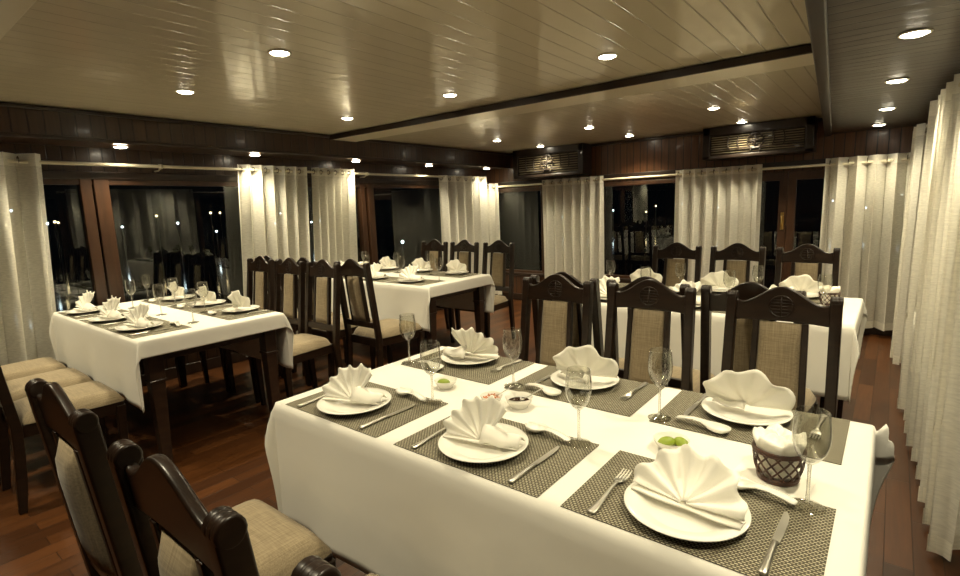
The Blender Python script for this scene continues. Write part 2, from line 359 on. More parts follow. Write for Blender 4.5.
# glazed door in the far wall: two leaves meeting
d = empty('door_1', (0.725, YF, 0)); struct(d)
for xa, xb in ((-.424, -.080), (-.078, .424)):
    lf = B().box(xa, xa+.075 if xa > -.1 else xa+.03, -.03, .03, .0, FT).box(xb-.075 if xa < -.1 else xb-.04, xb, -.03, .03, 0, FT).box(xa, xb, -.028, .028, FT-.09, FT).box(xa, xb, -.028, .028, 0, .22).build('door_leaf', M['frame'], d, bevel=.004)
    B().box(xa+.03, xb-.03, -.003, .003, .2, FT-.05).build('door_glass', M['pane'], lf)
hd = B().tube([(-.115, -.031, 1.06), (-.115, -.07, 1.07), (-.115, -.075, 1.12), (-.115, -.07, 1.17), (-.115, -.031, 1.18)], .007).box(-.13, -.10, -.036, -.03, 1.03, 1.21).build('door_handle', M['brass'], d)

# ------------------------------------------------------------------ water and the lights of the shore
struct(B().add([(-160, -120, -2.4), (120, -120, -2.4), (120, 200, -2.4), (-160, 200, -2.4)], [(0, 1, 2, 3)]).build('water', M['sea']))
shore = []
for i in range(24): shore.append((-62 + random.uniform(-14, 6), 2 + i*1.9 + random.uniform(-1.5, 1.5), random.uniform(-0.5, 3.0), random.choice((0, 0, 1)), random.uniform(.10, .20)))
for i in range(22): shore.append((-50 + i*2.9 + random.uniform(-1.5, 1.5), 78 + random.uniform(-6, 8), random.uniform(-1, 2.5), random.choice((0, 1, 1)), random.uniform(.10, .20)))
shore += [(-27.0, 25.5, -0.9, 0, .17), (-58, 9.2, 2.6, 0, .26), (-58, 11.5, 1.4, 0, .26), (12.5, 66, 2.0, 1, .22), (9, 66, 2.1, 0, .2), (4.3, 70, 1.8, 1, .25)]
sm = []
for k in ('shore1', 'shore2'):
    e = empty('shore_lamp'); B().sphere((0, 0, 0), .11, .11, .11, 10, 6).build('globe', M[k], e); B().tube([(0, 0, -.2), (0, 0, -6.2)], .06, 6).build('post', M['dark'], e); sm.append(e)
first = [True, True]
for x, y, z, k, s in shore:
    if first[k]: o = sm[k]; first[k] = False
    else: o = dup(sm[k])
    o.location = (x, y, z)
    tag(o, ('tiny cool white lamp glowing on the dark shore beyond the windows', 'tiny warm yellow lamp glowing on the dark shore beyond the windows')[k], 'light', ('cool lamps on the far shore', 'warm lamps on the far shore')[k])

# ------------------------------------------------------------------ recessed downlights
def downlight(name):
    e = empty(name)
    B().lathe([(.043, .003), (.043, -.003), (.047, -.005), (.053, -.0035), (.054, .0)], 28).build('trim_ring', M['lamp_ring'], e)
    B().lathe([(.0005, -.011), (.02, -.0105), (.034, -.008), (.043, -.002)], 28).build('lamp', M['lamp'], e)
    return e
dl0 = downlight('recessed_downlight'); used = [False]
def add_light(x, y, z, watts, label, group):
    if not used[0]: o = dl0; used[0] = True
    else: o = dup(dl0)
    o.location = (x, y, z); tag(o, label, 'ceiling light', group)
    ld = bpy.data.lights.new('downlight_beam', 'SPOT'); ld.energy = watts; ld.color = WARM; ld.spot_size = CONE; ld.spot_blend = 1.0; ld.shadow_soft_size = 0.045
    lo = bpy.data.objects.new('beam', ld); COL.objects.link(lo); lo.parent = o; lo.location = (0, 0, -.03)
main_l = [(-.80, .29, 'left of centre, biggest on the cream ceiling'), (-1.88, .31, 'over the left window table'),
          (-.87, 1.58, 'before the cross beam, second from the left windows'), (-2.0, 1.6, 'just before the cross beam, beside the left fascia'),
          (.30, 1.50, 'just before the cross beam, nearest the dark side ceiling'),
          (.28, 3.62, 'past the cross beam, nearest the dark side ceiling'), (-.93, 3.75, 'past the cross beam, in the middle of its row'),
          (-2.1, 3.78, 'past the cross beam, beside the left fascia'), (-.91, 4.72, 'beside the far wall, between the two grille units'),
          (.27, 4.70, 'right in front of the wide right grille unit'), (-2.1, 4.72, 'right in front of the left grille unit')]
for x, y, s in main_l: add_light(x, y, H-.002, P_MAIN, 'round downlight in the cream ceiling ' + s, 'downlights in the cream ceiling')
for x, y, s in [(-.8, -1.15, 'over the aisle behind the viewer'), (-1.9, -1.15, 'behind the viewer, left side'), (.4, -1.15, 'behind the viewer, near the dark side ceiling'), (.33, .26, 'above the nearest table, out of the frame')]:
    add_light(x, y, H-.002, P_MAIN*.50, 'round downlight in the cream ceiling ' + s, 'downlights in the cream ceiling')
for x, y, s in [(1.60, .45, 'above the right end of the nearest table'), (1.65, -.6, 'above the viewer, out of the frame'), (1.545, 1.5, 'largest, nearest in its row'), (1.493, 2.51, 'second from the front of its row'), (1.44, 3.64, 'third from the front of its row'), (1.373, 4.68, 'farthest of its row, before the far curtain')]:
    add_light(x, y, HS-.002, P_SIDE*(.42 if y < 1 else 1), 'round downlight in the dark side ceiling ' + s, 'downlights in the dark side ceiling')
for x, y, s in [(-3.03, -.75, 'above the curtain at the left edge'), (-3.03, .30, 'above the wide left window pane'), (-3.03, 1.35, 'above the left edge of the wide curtain'), (-3.05, 2.5, 'above the narrower left curtain'), (-3.05, 3.63, 'above the left pane past the post'), (-3.03, 4.78, 'in the far left corner')]:
    add_light(x, y, HW-.013, P_WALL, 'small recessed downlight in the left soffit ' + s, 'downlights in the left soffit')

# ------------------------------------------------------------------ curtains and rods
def curtain(label, p0, p1, z0, z1, folds, amp, group, seed=0, sag=0.0, ring=0.028, lean=0.0):
    rnd = random.Random(seed)
    P0, P1 = Vector((*p0, 0)), Vector((*p1, 0)); D = P1 - P0; Lg = D.length; D.normalize(); Nn = Vector((-D.y, D.x, 0))
    e = empty('curtain', (P0.x, P0.y, 0))
    ph = [rnd.uniform(-.5, .5) for _ in range(folds+2)]; am = [rnd.uniform(.75, 1.2) for _ in range(folds+2)]
    def pt(s, z):
        t = (z1 - z) / (z1 - z0)
        k = s * folds; i = int(k); fr = k - i
        jit = ph[i]*(1-fr) + ph[min(i+1, folds+1)]*fr
        a = amp * (am[i]*(1-fr) + am[min(i+1, folds+1)]*fr) * (1 + .25*t)
        ang = 2*PI*k + jit*1.6*t
        off = a * math.sin(ang) + .25*a*math.sin(2*ang + 1.3 + 2*t)*t + sag*math.sin(PI*t)*math.sin(PI*s)
        sx = s + lean*t/Lg
        return D*(sx*Lg + .10*Lg/folds*math.sin(2*ang)) + Nn*off
    n = folds * 14
    hz = z1 - .085
    rows = [hz - (hz - z0) * i / 16 for i in range(17)]
    b = B(); b.grid([[tuple(pt(j/n, z) + Vector((0, 0, z))) for j in range(n+1)] for z in rows]); b.build('drape', M['sheer'], e)
    b = B(); b.grid([[tuple(pt(j/n, z) + Vector((0, 0, z))) for j in range(n+1)] for z in (z1, z1-.03, z1-.06, hz)]); b.build('header_band', M['hem'], e)
    b = B(); b.grid([[tuple(pt(j/n, z)*1.0 + Nn*(-.003) + Vector((0, 0, z))) for j in range(n+1)] for z in (z0+.07, z0+.035, z0)]); b.build('bottom_hem', M['hem'], e)
    g0 = None
    for k in range(2*folds):
        c = D*((k+.5)/(2*folds)*Lg*1.0) + Vector((0, 0, z1-.042)); tdir = D
        b = B(); pts = []
        for q in range(16):
            a = 2*PI*q/16; pts.append(c + Nn*(ring*.75*math.cos(a)) + Vector((0, 0, ring*.75*math.sin(a))))
        b.tube(pts, .0035, 6, closed=True); b.build('grommet', M['bronze'], e)
    tag(e, label, 'curtain', group)
    return e
def rod(label, p0, p1, z, finials=(True, True), brackets=(), wall=None):
    P0, P1 = Vector((*p0, z)), Vector((*p1, z)); mid = (P0+P1)/2
    e = empty('curtain_rod', tuple(mid)); tag(e, label, 'curtain rod')
    B().tube([P0-mid, P1-mid], .013, 12).build('pole', M['rod'], e)
    d = (P1-P0).normalized()
    for fl, p, sg in ((finials[0], P0, -1), (finials[1], P1, 1)):
        if fl:
            q = p - mid
            B().tube([q, q + d*sg*.012, q + d*sg*.018, q + d*sg*.04, q + d*sg*.052], [.013, .013, .024, .024, .008], 12).build('finial', M['rod'], e)
    for t in brackets:
        q = P0.lerp(P1, t) - mid; wv = Vector(wall)
        b = B(); b.tube([q + d*(-.012), q + d*.012], .019, 12); b.tube([q + Vector((0, 0, -.012)), q + Vector((0, 0, -.03)) + wv*.4, q + wv + Vector((0, 0, -.03))], .006, 8)
        b.build('bracket', M['rod'], e)
    return e
XC = XL + .13
rod('long cream curtain rod along the left windows under the soffit', (XC, -2.4), (XC, 4.94), 1.795, (False, False), (.06, .41, .70, .9), (-.125, 0, 0))
rod('long cream curtain rod across the far wall under the grille units', (XC+.06, YF-.12), (1.70, YF-.12), 1.665, (False, False), (.3, .62, .95), (0, .115, 0))
rod('cream curtain rod along the right wall with a rounded end', (1.755, 1.1), (1.655, 4.74), 1.835, (False, True), (.45, .97), (.18, 0, 0))
GL, GF, GR = 'curtains on the left windows', 'curtains on the far wall', 'curtains on the right wall'
curtain('sheer cream curtain hanging at the left edge, before the wooden door post', (XC, -.98), (XC, -.15), .05, 1.85, 5, .06, GL, 1, lean=-.08)
curtain('wide sheer cream curtain on the left wall, right of the big dark pane', (XC, 1.25), (XC, 1.97), .05, 1.84, 6, .04, GL, 2, lean=-.10)
curtain('narrower sheer cream curtain on the left wall, right beside the wide one', (XC, 2.02), (XC, 2.56), .05, 1.84, 6, .035, GL, 3, lean=-.10)
curtain('sheer cream curtain on the left wall close to the far corner', (XC, 3.93), (XC, 4.95), .05, 1.815, 6, .04, GL, 4)
YC = YF - .12
curtain('thin slip of sheer cream curtain turning the far left corner', (-3.22, YC), (-3.0, YC), .08, 1.715, 2, .035, GF, 5)
curtain('sheer cream curtain hanging below the left grille unit', (-2.26, YC), (-1.36, YC), .08, 1.715, 7, .04, GF, 6)
curtain('sheer cream curtain hanging below the right grille unit beside the door', (-.47, YC), (.42, YC), .08, 1.715, 7, .04, GF, 7)
curtain('sheer cream curtain in the far right corner, right of the door', (.97, YC), (1.70, YC), .08, 1.725, 5, .065, GF, 8)
curtain('sheer cream curtain on the right wall, the far one by the corner', (1.655, 4.62), (1.665, 3.92), .03, 1.865, 4, .06, GR, 9)
curtain('tall sheer cream curtain on the right wall, nearest the viewer', (1.705, 3.05), (1.79, 1.22), .02, 1.885, 9, .055, GR, 10)

# ------------------------------------------------------------------ grille units under the ceiling
def grille_unit(label, xa, xb, z0, yf):
    W = xb - xa; Hh = H - .008 - z0
    e = empty('air_grille_unit', ((xa+xb)/2, YF - .035, z0)); tag(e, label, 'air conditioner', 'grille units on the far wall')
    D0 = yf - (YF - .035)
    b = B(); b.box(-W/2, W/2, D0+.04, 0, 0, Hh); b.box(-W/2, W/2, D0, D0+.05, Hh-.085, Hh); b.box(-W/2, W/2, D0, D0+.05, 0, .035)
    b.box(-W/2, -W/2+.075, D0, D0+.05, 0, Hh); b.box(W/2-.075, W/2, D0, D0+.05, 0, Hh)
    b.build('cabinet', M['dark'], e, bevel=.006)
    b = B(); n = 8; za, zb = .045, Hh-.095
    for i in range(n):
        z = za + (zb-za)*(i+.5)/n
        b.hexa([(-W/2+.085, D0+.020, z-.003), (W/2-.085, D0+.020, z-.003), (W/2-.085, D0+.036, z+.004), (-W/2+.085, D0+.036, z+.004)],
               [(-W/2+.085, D0+.018, z+.001), (W/2-.085, D0+.018, z+.001), (W/2-.085, D0+.034, z+.008), (-W/2+.085, D0+.034, z+.008)])
    b.build('louvers', M['louver'], e)
    b = B(); y = D0 + .008; zc = za + (zb-za)*.58; rr = (zb-za)*.42
    def bar(x0, z0_, x1, z1_): b.tube([(x0, y, z0_), (x1, y, z1_)], .0075, 6)
    b.tube([(rr*math.cos(2*PI*q/8+PI/8), y, zc + rr*math.sin(2*PI*q/8+PI/8)) for q in range(8)], .009, 6, closed=True)
    for q in (.62, .3): b.tube([(rr*q*math.cos(PI/2*k), y, zc + rr*q*math.sin(PI/2*k)) for k in range(4)], .0065, 6, closed=True)
    bar(0, zc-rr, 0, zc+rr); bar(-rr, zc, rr, zc)
    zl = za + (zb-za)*.24
    bar(-W/2+.08, zl, W/2-.08, zl); bar(-rr*.55, za, -rr*.55, zc-rr); bar(rr*.55, za, rr*.55, zc-rr)
    for sg in (-1, 1):
        for xo in (rr*1.9, rr*3.1):
            if xo < W/2-.1:
                b.tube([(sg*xo, y, zl), (sg*(xo+.012), y, zl+.02), (sg*(xo+.02), y, zc), (sg*(xo+.012), y, zb-.02), (sg*xo, y, zb)], .007, 6)
    b.build('fretwork', M['dark'], e)
    return e
grille_unit('dark wooden grille unit with lattice medallion near the far left corner', -2.62, -1.56, 1.745, 4.84)
grille_unit('dark wooden grille unit with lattice medallion by the dark side ceiling', -.14, .88, 1.795, 4.84)

# ------------------------------------------------------------------ chairs
def make_chair():
    e = empty('dining_chair'); wd = M['chair_wood']
    for sx in (-1, 1):
        B().sweep([rectsec((sx*.185, .165, 0), .014, .014), rectsec((sx*.19, .172, .2), .018, .018), rectsec((sx*.193, .178, .40), .022, .022)]).build('leg', wd, e, bevel=.004)
    by = lambda z: -.243 - max(0, z-.42)*(.067/.58)
    for sx in (-1, 1):
        secs = [(-.272, 0), (-.258, .15), (-.247, .30), (-.243, .42), (by(.6)-.0, .60), (by(.8), .80), (by(.95), .95), (by(.985), .985)]
        b = B(); b.sweep([rectsec((sx*(.186 - .013*min(1, z/1.0)), y, z), .0185, .021 if z > .1 else .016) for y, z in secs])
        b.build('back_post', wd, e, bevel=.005)
        # rolled scroll on top of the post
        x = sx*.173; yy = by(.985) - .004; pr = []
        sc = B()
        for xx, q in ((x, 1.0),):
            ring = lambda xo, q: [(xx + xo, yy + .0045 + .0215*q*math.cos(a), .984 + .0225*q*math.sin(a)) for a in [2*PI*k/16 for k in range(16)]]
            sc.sweep([ring(-.0195, .85), ring(-.017, 1), ring(-.008, 1), ring(-.006, .93), ring(-.004, 1), ring(.004, 1), ring(.006, .93), ring(.008, 1), ring(.017, 1), ring(.0195, .85)])
        sc.build('post_scroll', wd, e, bevel=.002)
    B().hexa([(-.165, -.235, .355), (.165, -.235, .355), (.20, .19, .355), (-.20, .19, .355)], [(-.165, -.235, .418), (.165, -.235, .418), (.21, .195, .418), (-.21, .195, .418)]).build('seat_frame', wd, e, bevel=.004)
    # cushion
    P = []; n = 14
    for i in range(n+1):
        v = -1 + 2*i/n; row = []
        for j in range(n+1):
            uu = -1 + 2*j/n
            hw = .178 + .037*(v+1)/2
            edge = (1 - uu**6) * (1 - v**6)
            rc = 1 - .06*(abs(uu)**6)*(abs(v)**6)
            row.append((uu*hw*rc, (v*.215)*rc - .006, .420 + .058*max(0, edge)**.35 + .006*(1-uu*uu)*(1-v*v)))
        P.append(row)
    b = B(); b.grid(P)
    rim = [P[0][j] for j in range(n+1)] + [P[i][n] for i in range(1, n+1)] + [P[n][j] for j in range(n-1, -1, -1)] + [P[i][0] for i in range(n-1, 0, -1)]
    b.add([(p[0], p[1], .419) for p in rim], [tuple(range(len(rim)))[::-1]])
    b.add(list(rim) + [(p[0], p[1], .419) for p in rim], [(k, (k+1) % len(rim), (k+1) % len(rim) + len(rim), k + len(rim)) for k in range(len(rim))], True)
    b.build('seat', M['linen'], e, merge=True)
    tilt = lambda p: Vector((p.x, by(p.z) + p.y, p.z))
    # crest rail: camel back
    top = []; m = 28
    def prof(t):                                     # t in -1..1
        a = abs(t)
        return .968 + .064*(0.5 + 0.5*math.cos(PI*min(1, a/.86)))**.9 + (.012*((a-.86)/.14)**2 if a > .86 else 0)
    poly = [(-.160, .893)] + [(-.160*(1-2*k/12), .893 + .008*(1 - (1-2*k/12)**2)) for k in range(1, 12)] + [(.160, .893)] + [(.160 - .320*k/m, prof(1-2*k/m)) for k in range(m+1)]
    b = B(); b.prism(poly, -.0105, .0105).xf(tilt); cr = b.build('crest_rail', wd, e, bevel=.006)
    b = B(); c = Vector((0, .0115, .957))
    b.tube([c + Vector((.040*math.cos(2*PI*k/24), 0, .040*math.sin(2*PI*k/24))) for k in range(24)], .0032, 6, closed=True)
    for dz, hw in ((-.024, .028), (-.012, .036), (0, .038), (.012, .036), (.024, .028)): b.tube([c + Vector((-hw, 0, dz)), c + Vector((hw, 0, dz))], .0024, 6)
    b.tube([c + Vector((0, 0, -.038)), c + Vector((0, 0, .038))], .0026, 6)
    b.xf(tilt); b.build('medallion', wd, cr)
    B().box(-.163, .163, -.014, .014, .505, .55).xf(tilt).build('lower_rail', wd, e, bevel=.004)
    for sx in (-1, 1):
        b = B(); b.hexa([(sx*.088-.011, -.013, .54), (sx*.088+.011, -.013, .54), (sx*.088+.011, .013, .54), (sx*.088-.011, .013, .54)],
                        [(sx*.082-.011, -.013, .90), (sx*.082+.011, -.013, .90), (sx*.082+.011, .013, .90), (sx*.082-.011, .013, .90)])
        b.xf(tilt).build('stile', wd, e, bevel=.003)
    P = []
    b = B()
    for i in range(9):
        z = .551 + (.895-.551)*i/8; row = []
        for j in range(9):
            uu = -1 + 2*j/8; hw = .0765 - .006*i/8
            row.append((uu*hw, .006 + .012*((1-uu**4)*(1-(-1+2*i/8)**6)), z))
        P.append(row)
    b.grid(P); Q = [[(x, -.008 - (y-.006)*2.4, z) for x, y, z in row] for row in P]; b.grid(Q)
    rim = lambda P: [P[0][j] for j in range(9)] + [P[i][8] for i in range(1, 9)] + [P[8][j] for j in range(7, -1, -1)] + [P[i][0] for i in range(7, 0, -1)]
    ra, rb = rim(P), rim(Q); k_ = len(ra)
    b.add(ra + rb, [(k, (k+1) % k_, (k+1) % k_ + k_, k + k_) for k in range(k_)], True)
    b.xf(tilt).build('back_panel', M['linen'], e, merge=True)
    return e
chair0 = make_chair(); cu = [False]
def chair(x, y, rz, label, group):
    if not cu[0]: o = chair0; cu[0] = True
    else: o = dup(chair0)
    o.location = (x, y, 0); o.rotation_euler = (0, 0, rz); tag(o, label, 'chair', group)
g = 'chairs on the near side of the nearest table'
chair(.14, -.60, 0.0, 'dark wooden chair, back turned, at the left end of the nearest table, seat showing', g)
chair(.725, -.605, 0.0, 'dark wooden chair in the lower left front, curved crest rail closest to the viewer', g)
chair(1.25, -.595, 0.0, 'dark wooden chair at the bottom edge, only a post top and seat front showing', g)
g = 'chairs on the far side of the nearest table'
chair(.232, .755, PI, 'beige panelled chair facing the viewer across the nearest table, leftmost of its three', g)
chair(.705, .755, PI, 'beige panelled chair facing the viewer across the nearest table, middle of its three', g)
chair(1.215, .755, PI, 'beige panelled chair facing the viewer across the nearest table, by its right end', g)
g = 'chairs with their backs to the nearest table'
chair(.22, 1.46, 0, 'dark chair with its back turned, behind the leftmost facing chair of the nearest table', g)
chair(.655, 1.46, 0, 'dark chair with its back turned, behind the middle facing chair of the nearest table', g)
chair(1.09, 1.46, 0, 'dark chair with its back turned, behind the right end facing chair of the nearest table', g)
g = 'chairs before the far windows'
chair(.14, 2.88, PI, 'beige panelled chair before the far window, left of three at the far table', g)
chair(.60, 2.88, PI, 'beige panelled chair before the pale curtain, middle of three at the far table', g)
chair(1.06, 2.88, PI, 'beige panelled chair before the wooden door, right of three at the far table', g)
g = 'chairs on the near side of the left window table'
chair(-2.78, -.50, 0, 'dark chair at the left edge, its beige seat farthest of three in a row', g)
chair(-2.31, -.49, 0, 'dark chair at the left edge, its beige seat second of three in a row', g)
chair(-1.845, -.49, 0, 'dark chair at the left edge, its beige seat nearest the table corner', g)
g = 'chairs on the far side of the left window table'
chair(-2.72, .825, PI, 'dark chair with narrow beige back, leftmost beyond the left window table', g)
chair(-2.27, .825, PI, 'dark chair with narrow beige back, middle one beyond the left window table', g)
chair(-1.82, .825, PI, 'dark chair beyond the left window table, beige seat showing at the table corner', g)
g = 'chairs on the near side of the far left table'
chair(-2.70, 1.50, 0, 'dark chair with its back turned at the far left table, leftmost and mostly hidden', g)
chair(-2.16, 1.50, 0, 'dark chair with its back turned at the far left table, middle and half hidden', g)
chair(-1.62, 1.55, 0, 'dark chair with back turned at the far left table, pale seat in view', g)
g = 'chairs on the far side of the far left table'
chair(-2.62, 2.90, PI, 'beige panelled chair in the far left corner, leftmost of three', g)
chair(-2.17, 2.90, PI, 'beige panelled chair in the far left corner, middle of three', g)
chair(-1.70, 2.90, PI, 'beige panelled chair in the far left corner, rightmost by the dark window', g)

# ------------------------------------------------------------------ tables and cloths
TA, TB = .785, .41
def make_table():
    e = empty('dining_table')
    B().box(-TA+.012, TA-.012, -TB+.012, TB-.012, .715, .745).build('tabletop', M['table_wood'], e, bevel=.004)
    B().box(-TA+.07, TA-.07, -TB+.065, -TB+.09, .61, .715).box(-TA+.07, TA-.07, TB-.09, TB-.065, .61, .715).box(-TA+.06, -TA+.085, -TB+.07, TB-.07, .61, .715).box(TA-.085, TA-.06, -TB+.07, TB-.07, .61, .715).build('apron', M['table_wood'], e, bevel=.003)
    for sx in (-1, 1):
        for sy in (-1, 1):
            c = (sx*(TA-.075), sy*(TB-.08)); b = B()
            b.sweep([rectsec((*c, 0), .024, .024), rectsec((*c, .50), .036, .036)])
            b.box(c[0]-.042, c[0]+.042, c[1]-.042, c[1]+.042, .50, .515); b.box(c[0]-.038, c[0]+.038, c[1]-.038, c[1]+.038, .515, .714)
            b.build('leg', M['table_wood'], e, bevel=.003)
    return e
def cloth_mesh(tip=None, oy=.37):
    ox = .095
    def samp(a, o):
        c = [-a + .0 + 2*a*i/22 for i in range(23)]
        k = [o*j/14 for j in range(1, 15)]
        return [-a - q for q in reversed(k)] + c + [a + q for q in k]
    U, V = samp(TA, ox), samp(TB, oy)
    P = []
    rr = .010
    for v in V:
        row = []
        for uu in U:
            du = max(abs(uu) - TA, 0); dv = max(abs(v) - TB, 0); sx = 1 if uu > 0 else -1; sy = 1 if v > 0 else -1
            cx = min(max(uu, -TA), TA); cy = min(max(v, -TB), TB)
            q = math.hypot(du, dv)
            if q == 0: row.append((cx, cy, .7512)); continue
            th = math.atan2(dv, du)
            fold = abs(math.sin(2*th))**(2.6 if tip == (sx, sy) else 2) if (du > 0 and dv > 0) else 0
            # a stiff cloth corner sticks out, then hangs
            big = tip == (sx, sy)
            out = rr*(1-math.exp(-q/rr)) + q*.02 + fold*((.066*(1-math.exp(-(q/.055)**1.2)) if big else .045*(1-math.exp(-(q/.11)**1.5))) + .02*q)
            if du == 0: out += .010*math.sin(11*cx + (2 if sy > 0 else 0))*(q/oy)**1.5 + .006*math.sin(23*cx+1)*(q/oy)**2
            drop = max(0, math.sqrt(max(q*q - out*out*.85, 0)) - .002)
            dx, dy = math.cos(th), math.sin(th)
            if fold > 0:
                # the tail turns back under: the horizontal spread is pulled towards the diagonal
                dx, dy = dx*.75 + .25*.7, dy*.75 + .25*.7
            row.append((cx + sx*dx*out, cy + sy*dy*out, .7512 - drop))
        P.append(row)
    b = B(); b.grid(P)
    return b
tab0 = make_table()
cl0 = cloth_mesh((1, 1), .425).build('tablecloth', M['cloth'], solid=.0018)
cl1 = cloth_mesh().build('tablecloth', M['cloth'], solid=.0018)
TABLES = [('near', .735, .10), ('left', -2.275, .172), ('corner', -2.19, 2.24), ('far', .625, 2.22)]
tl = {'near': 'dark wooden dining table nearest the viewer, almost hidden by its white cloth', 'left': 'dark wooden dining table beside the left windows, two legs in view',
      'corner': 'dark wooden dining table in the far left corner, legs showing below its cloth', 'far': 'dark wooden dining table behind the facing chairs, near the far windows'}
tc_ = {'near': 'large white tablecloth on the nearest table with a corner poking out at right', 'left': 'white tablecloth with pointed hanging corners on the left window table',
       'corner': 'white tablecloth on the table in the far left corner', 'far': 'white tablecloth on the table behind the facing chairs'}
for i, (k, x, y) in enumerate(TABLES):
    o = tab0 if i == 0 else dup(tab0); o.location = (x, y, 0); tag(o, tl[k], 'table', 'dining tables')
    o = cl0 if i == 0 else cl1 if i == 1 else dup(cl1); o.location = (x, y, 0); tag(o, tc_[k], 'tablecloth', 'white tablecloths')

# ------------------------------------------------------------------ table ware prototypes
ZT = .7525                                            # upper face of the cloth
def make_mat():
    return B().box(-.225, .225, -.15, .15, 0, .0016).build('placemat', M['mat'])
def make_plate():
    return B().lathe([(.0005, .004), (.045, .004), (.052, .0), (.062, .0), (.066, .004), (.100, .0145), (.1155, .0185), (.117, .0205), (.1155, .0215), (.098, .0185), (.074, .0085), (.068, .0070), (.0005, .0070)], 56).build('dinner_plate', M['porcelain'])
def make_glass():
    e = empty('wine_glass')
    B().lathe([(.0036, .092), (.010, .095), (.019, .104), (.028, .119), (.0325, .137), (.0335, .152), (.0325, .172), (.0298, .199), (.0291, .2005), (.0284, .199), (.031, .172), (.0320, .152), (.031, .137), (.0268, .120), (.018, .106), (.009, .0985), (.0006, .0975)], 36).build('bowl', M['glass'], e)
    B().lathe([(.006, .007), (.0042, .016), (.0034, .035), (.0032, .06), (.0036, .085), (.0044, .0925)], 16).build('stem', M['glass_thick'], e)
    B().lathe([(.0005, .0), (.0315, .0), (.0325, .0012), (.031, .0022), (.018, .004), (.008, .0065), (.006, .0075)], 36).build('foot', M['glass_thick'], e)
    return e
def flat_sweep(b, pts):                               # pts: (y, halfwidth, z, halfthickness)
    secs = []
    for y, hw, z, ht in pts:
        secs.append([(hw*math.cos(2*PI*k/10), y, z + ht*math.sin(2*PI*k/10)) for k in range(10)])
    return b.sweep(secs, True)
def make_knife():
    e = empty('table_knife')
    flat_sweep(B(), [(-.105, .005, .004, .003), (-.102, .0085, .004, .0038), (-.09, .0078, .004, .0038), (-.05, .0058, .0045, .004), (-.012, .0048, .0045, .0038), (-.002, .0058, .0045, .0036)]).build('handle', M['steel'], e)
    poly = [(-.0055, -.004), (.0065, -.004), (.0085, .02), (.0090, .07), (.007, .095), (.001, .110), (-.0045, .108), (-.0055, .05)]
    vs = [(x, y, .0035) for x, y in poly] + [(x, y, .0052) for x, y in poly]; n = len(poly)
    B().add(vs, [tuple(range(n))[::-1], tuple(range(n, 2*n))] + [(i, (i+1) % n, (i+1) % n + n, i + n) for i in range(n)]).build('blade', M['steel'], e)
    return e
def make_fork():
    e = empty('table_fork')
    flat_sweep(B(), [(-.098, .005, .004, .0025), (-.095, .0095, .004, .0028), (-.08, .009, .004, .0028), (-.045, .0055, .0048, .0028), (.0, .0034, .008, .0026), (.03, .0036, .009, .0026), (.038, .0055, .008, .002)]).build('handle', M['steel'], e)
    b = B(); flat_sweep(b, [(.036, .005, .008, .002), (.044, .0115, .006, .0016), (.056, .0125, .0045, .0015)])
    for k in range(4):
        x = -.0098 + k*.00653
        b.sweep([[(x-.0019, .054, .0032), (x+.0019, .054, .0032), (x+.0019, .054, .0054), (x-.0019, .054, .0054)], [(x-.0016, .08, .0046), (x+.0016, .08, .0046), (x+.0016, .08, .0062), (x-.0016, .08, .0062)], [(x-.0007, .098, .0078), (x+.0007, .098, .0078), (x+.0007, .098, .0088), (x-.0007, .098, .0088)]])
    b.build('tines', M['steel'], e)
    return e
def make_spoon():
    # porcelain soup spoon: deep boat shaped bowl and a broad gutter handle, lying along X
    P = []; cols = 11
    st = [(-.068, .006, .018, .004), (-.064, .014, .017, .008), (-.052, .021, .0165, .0135), (-.036, .0235, .0165, .0150), (-.020, .021, .0175, .0130), (-.008, .015, .019, .0075), (.006, .0105, .021, .0045), (.03, .0095, .0215, .004), (.055, .010, .018, .0045), (.072, .0105, .014, .0045), (.078, .006, .0125, .002)]
    for x, hw, zt, dp in st:
        P.append([(x, hw*math.sin(PI/2*(-1+2*j/(cols-1))), zt - dp*math.cos(PI/2*(-1+2*j/(cols-1)))**.8) for j in range(cols)])
    return B().grid(P).build('porcelain_spoon', M['porcelain'], solid=.0026)
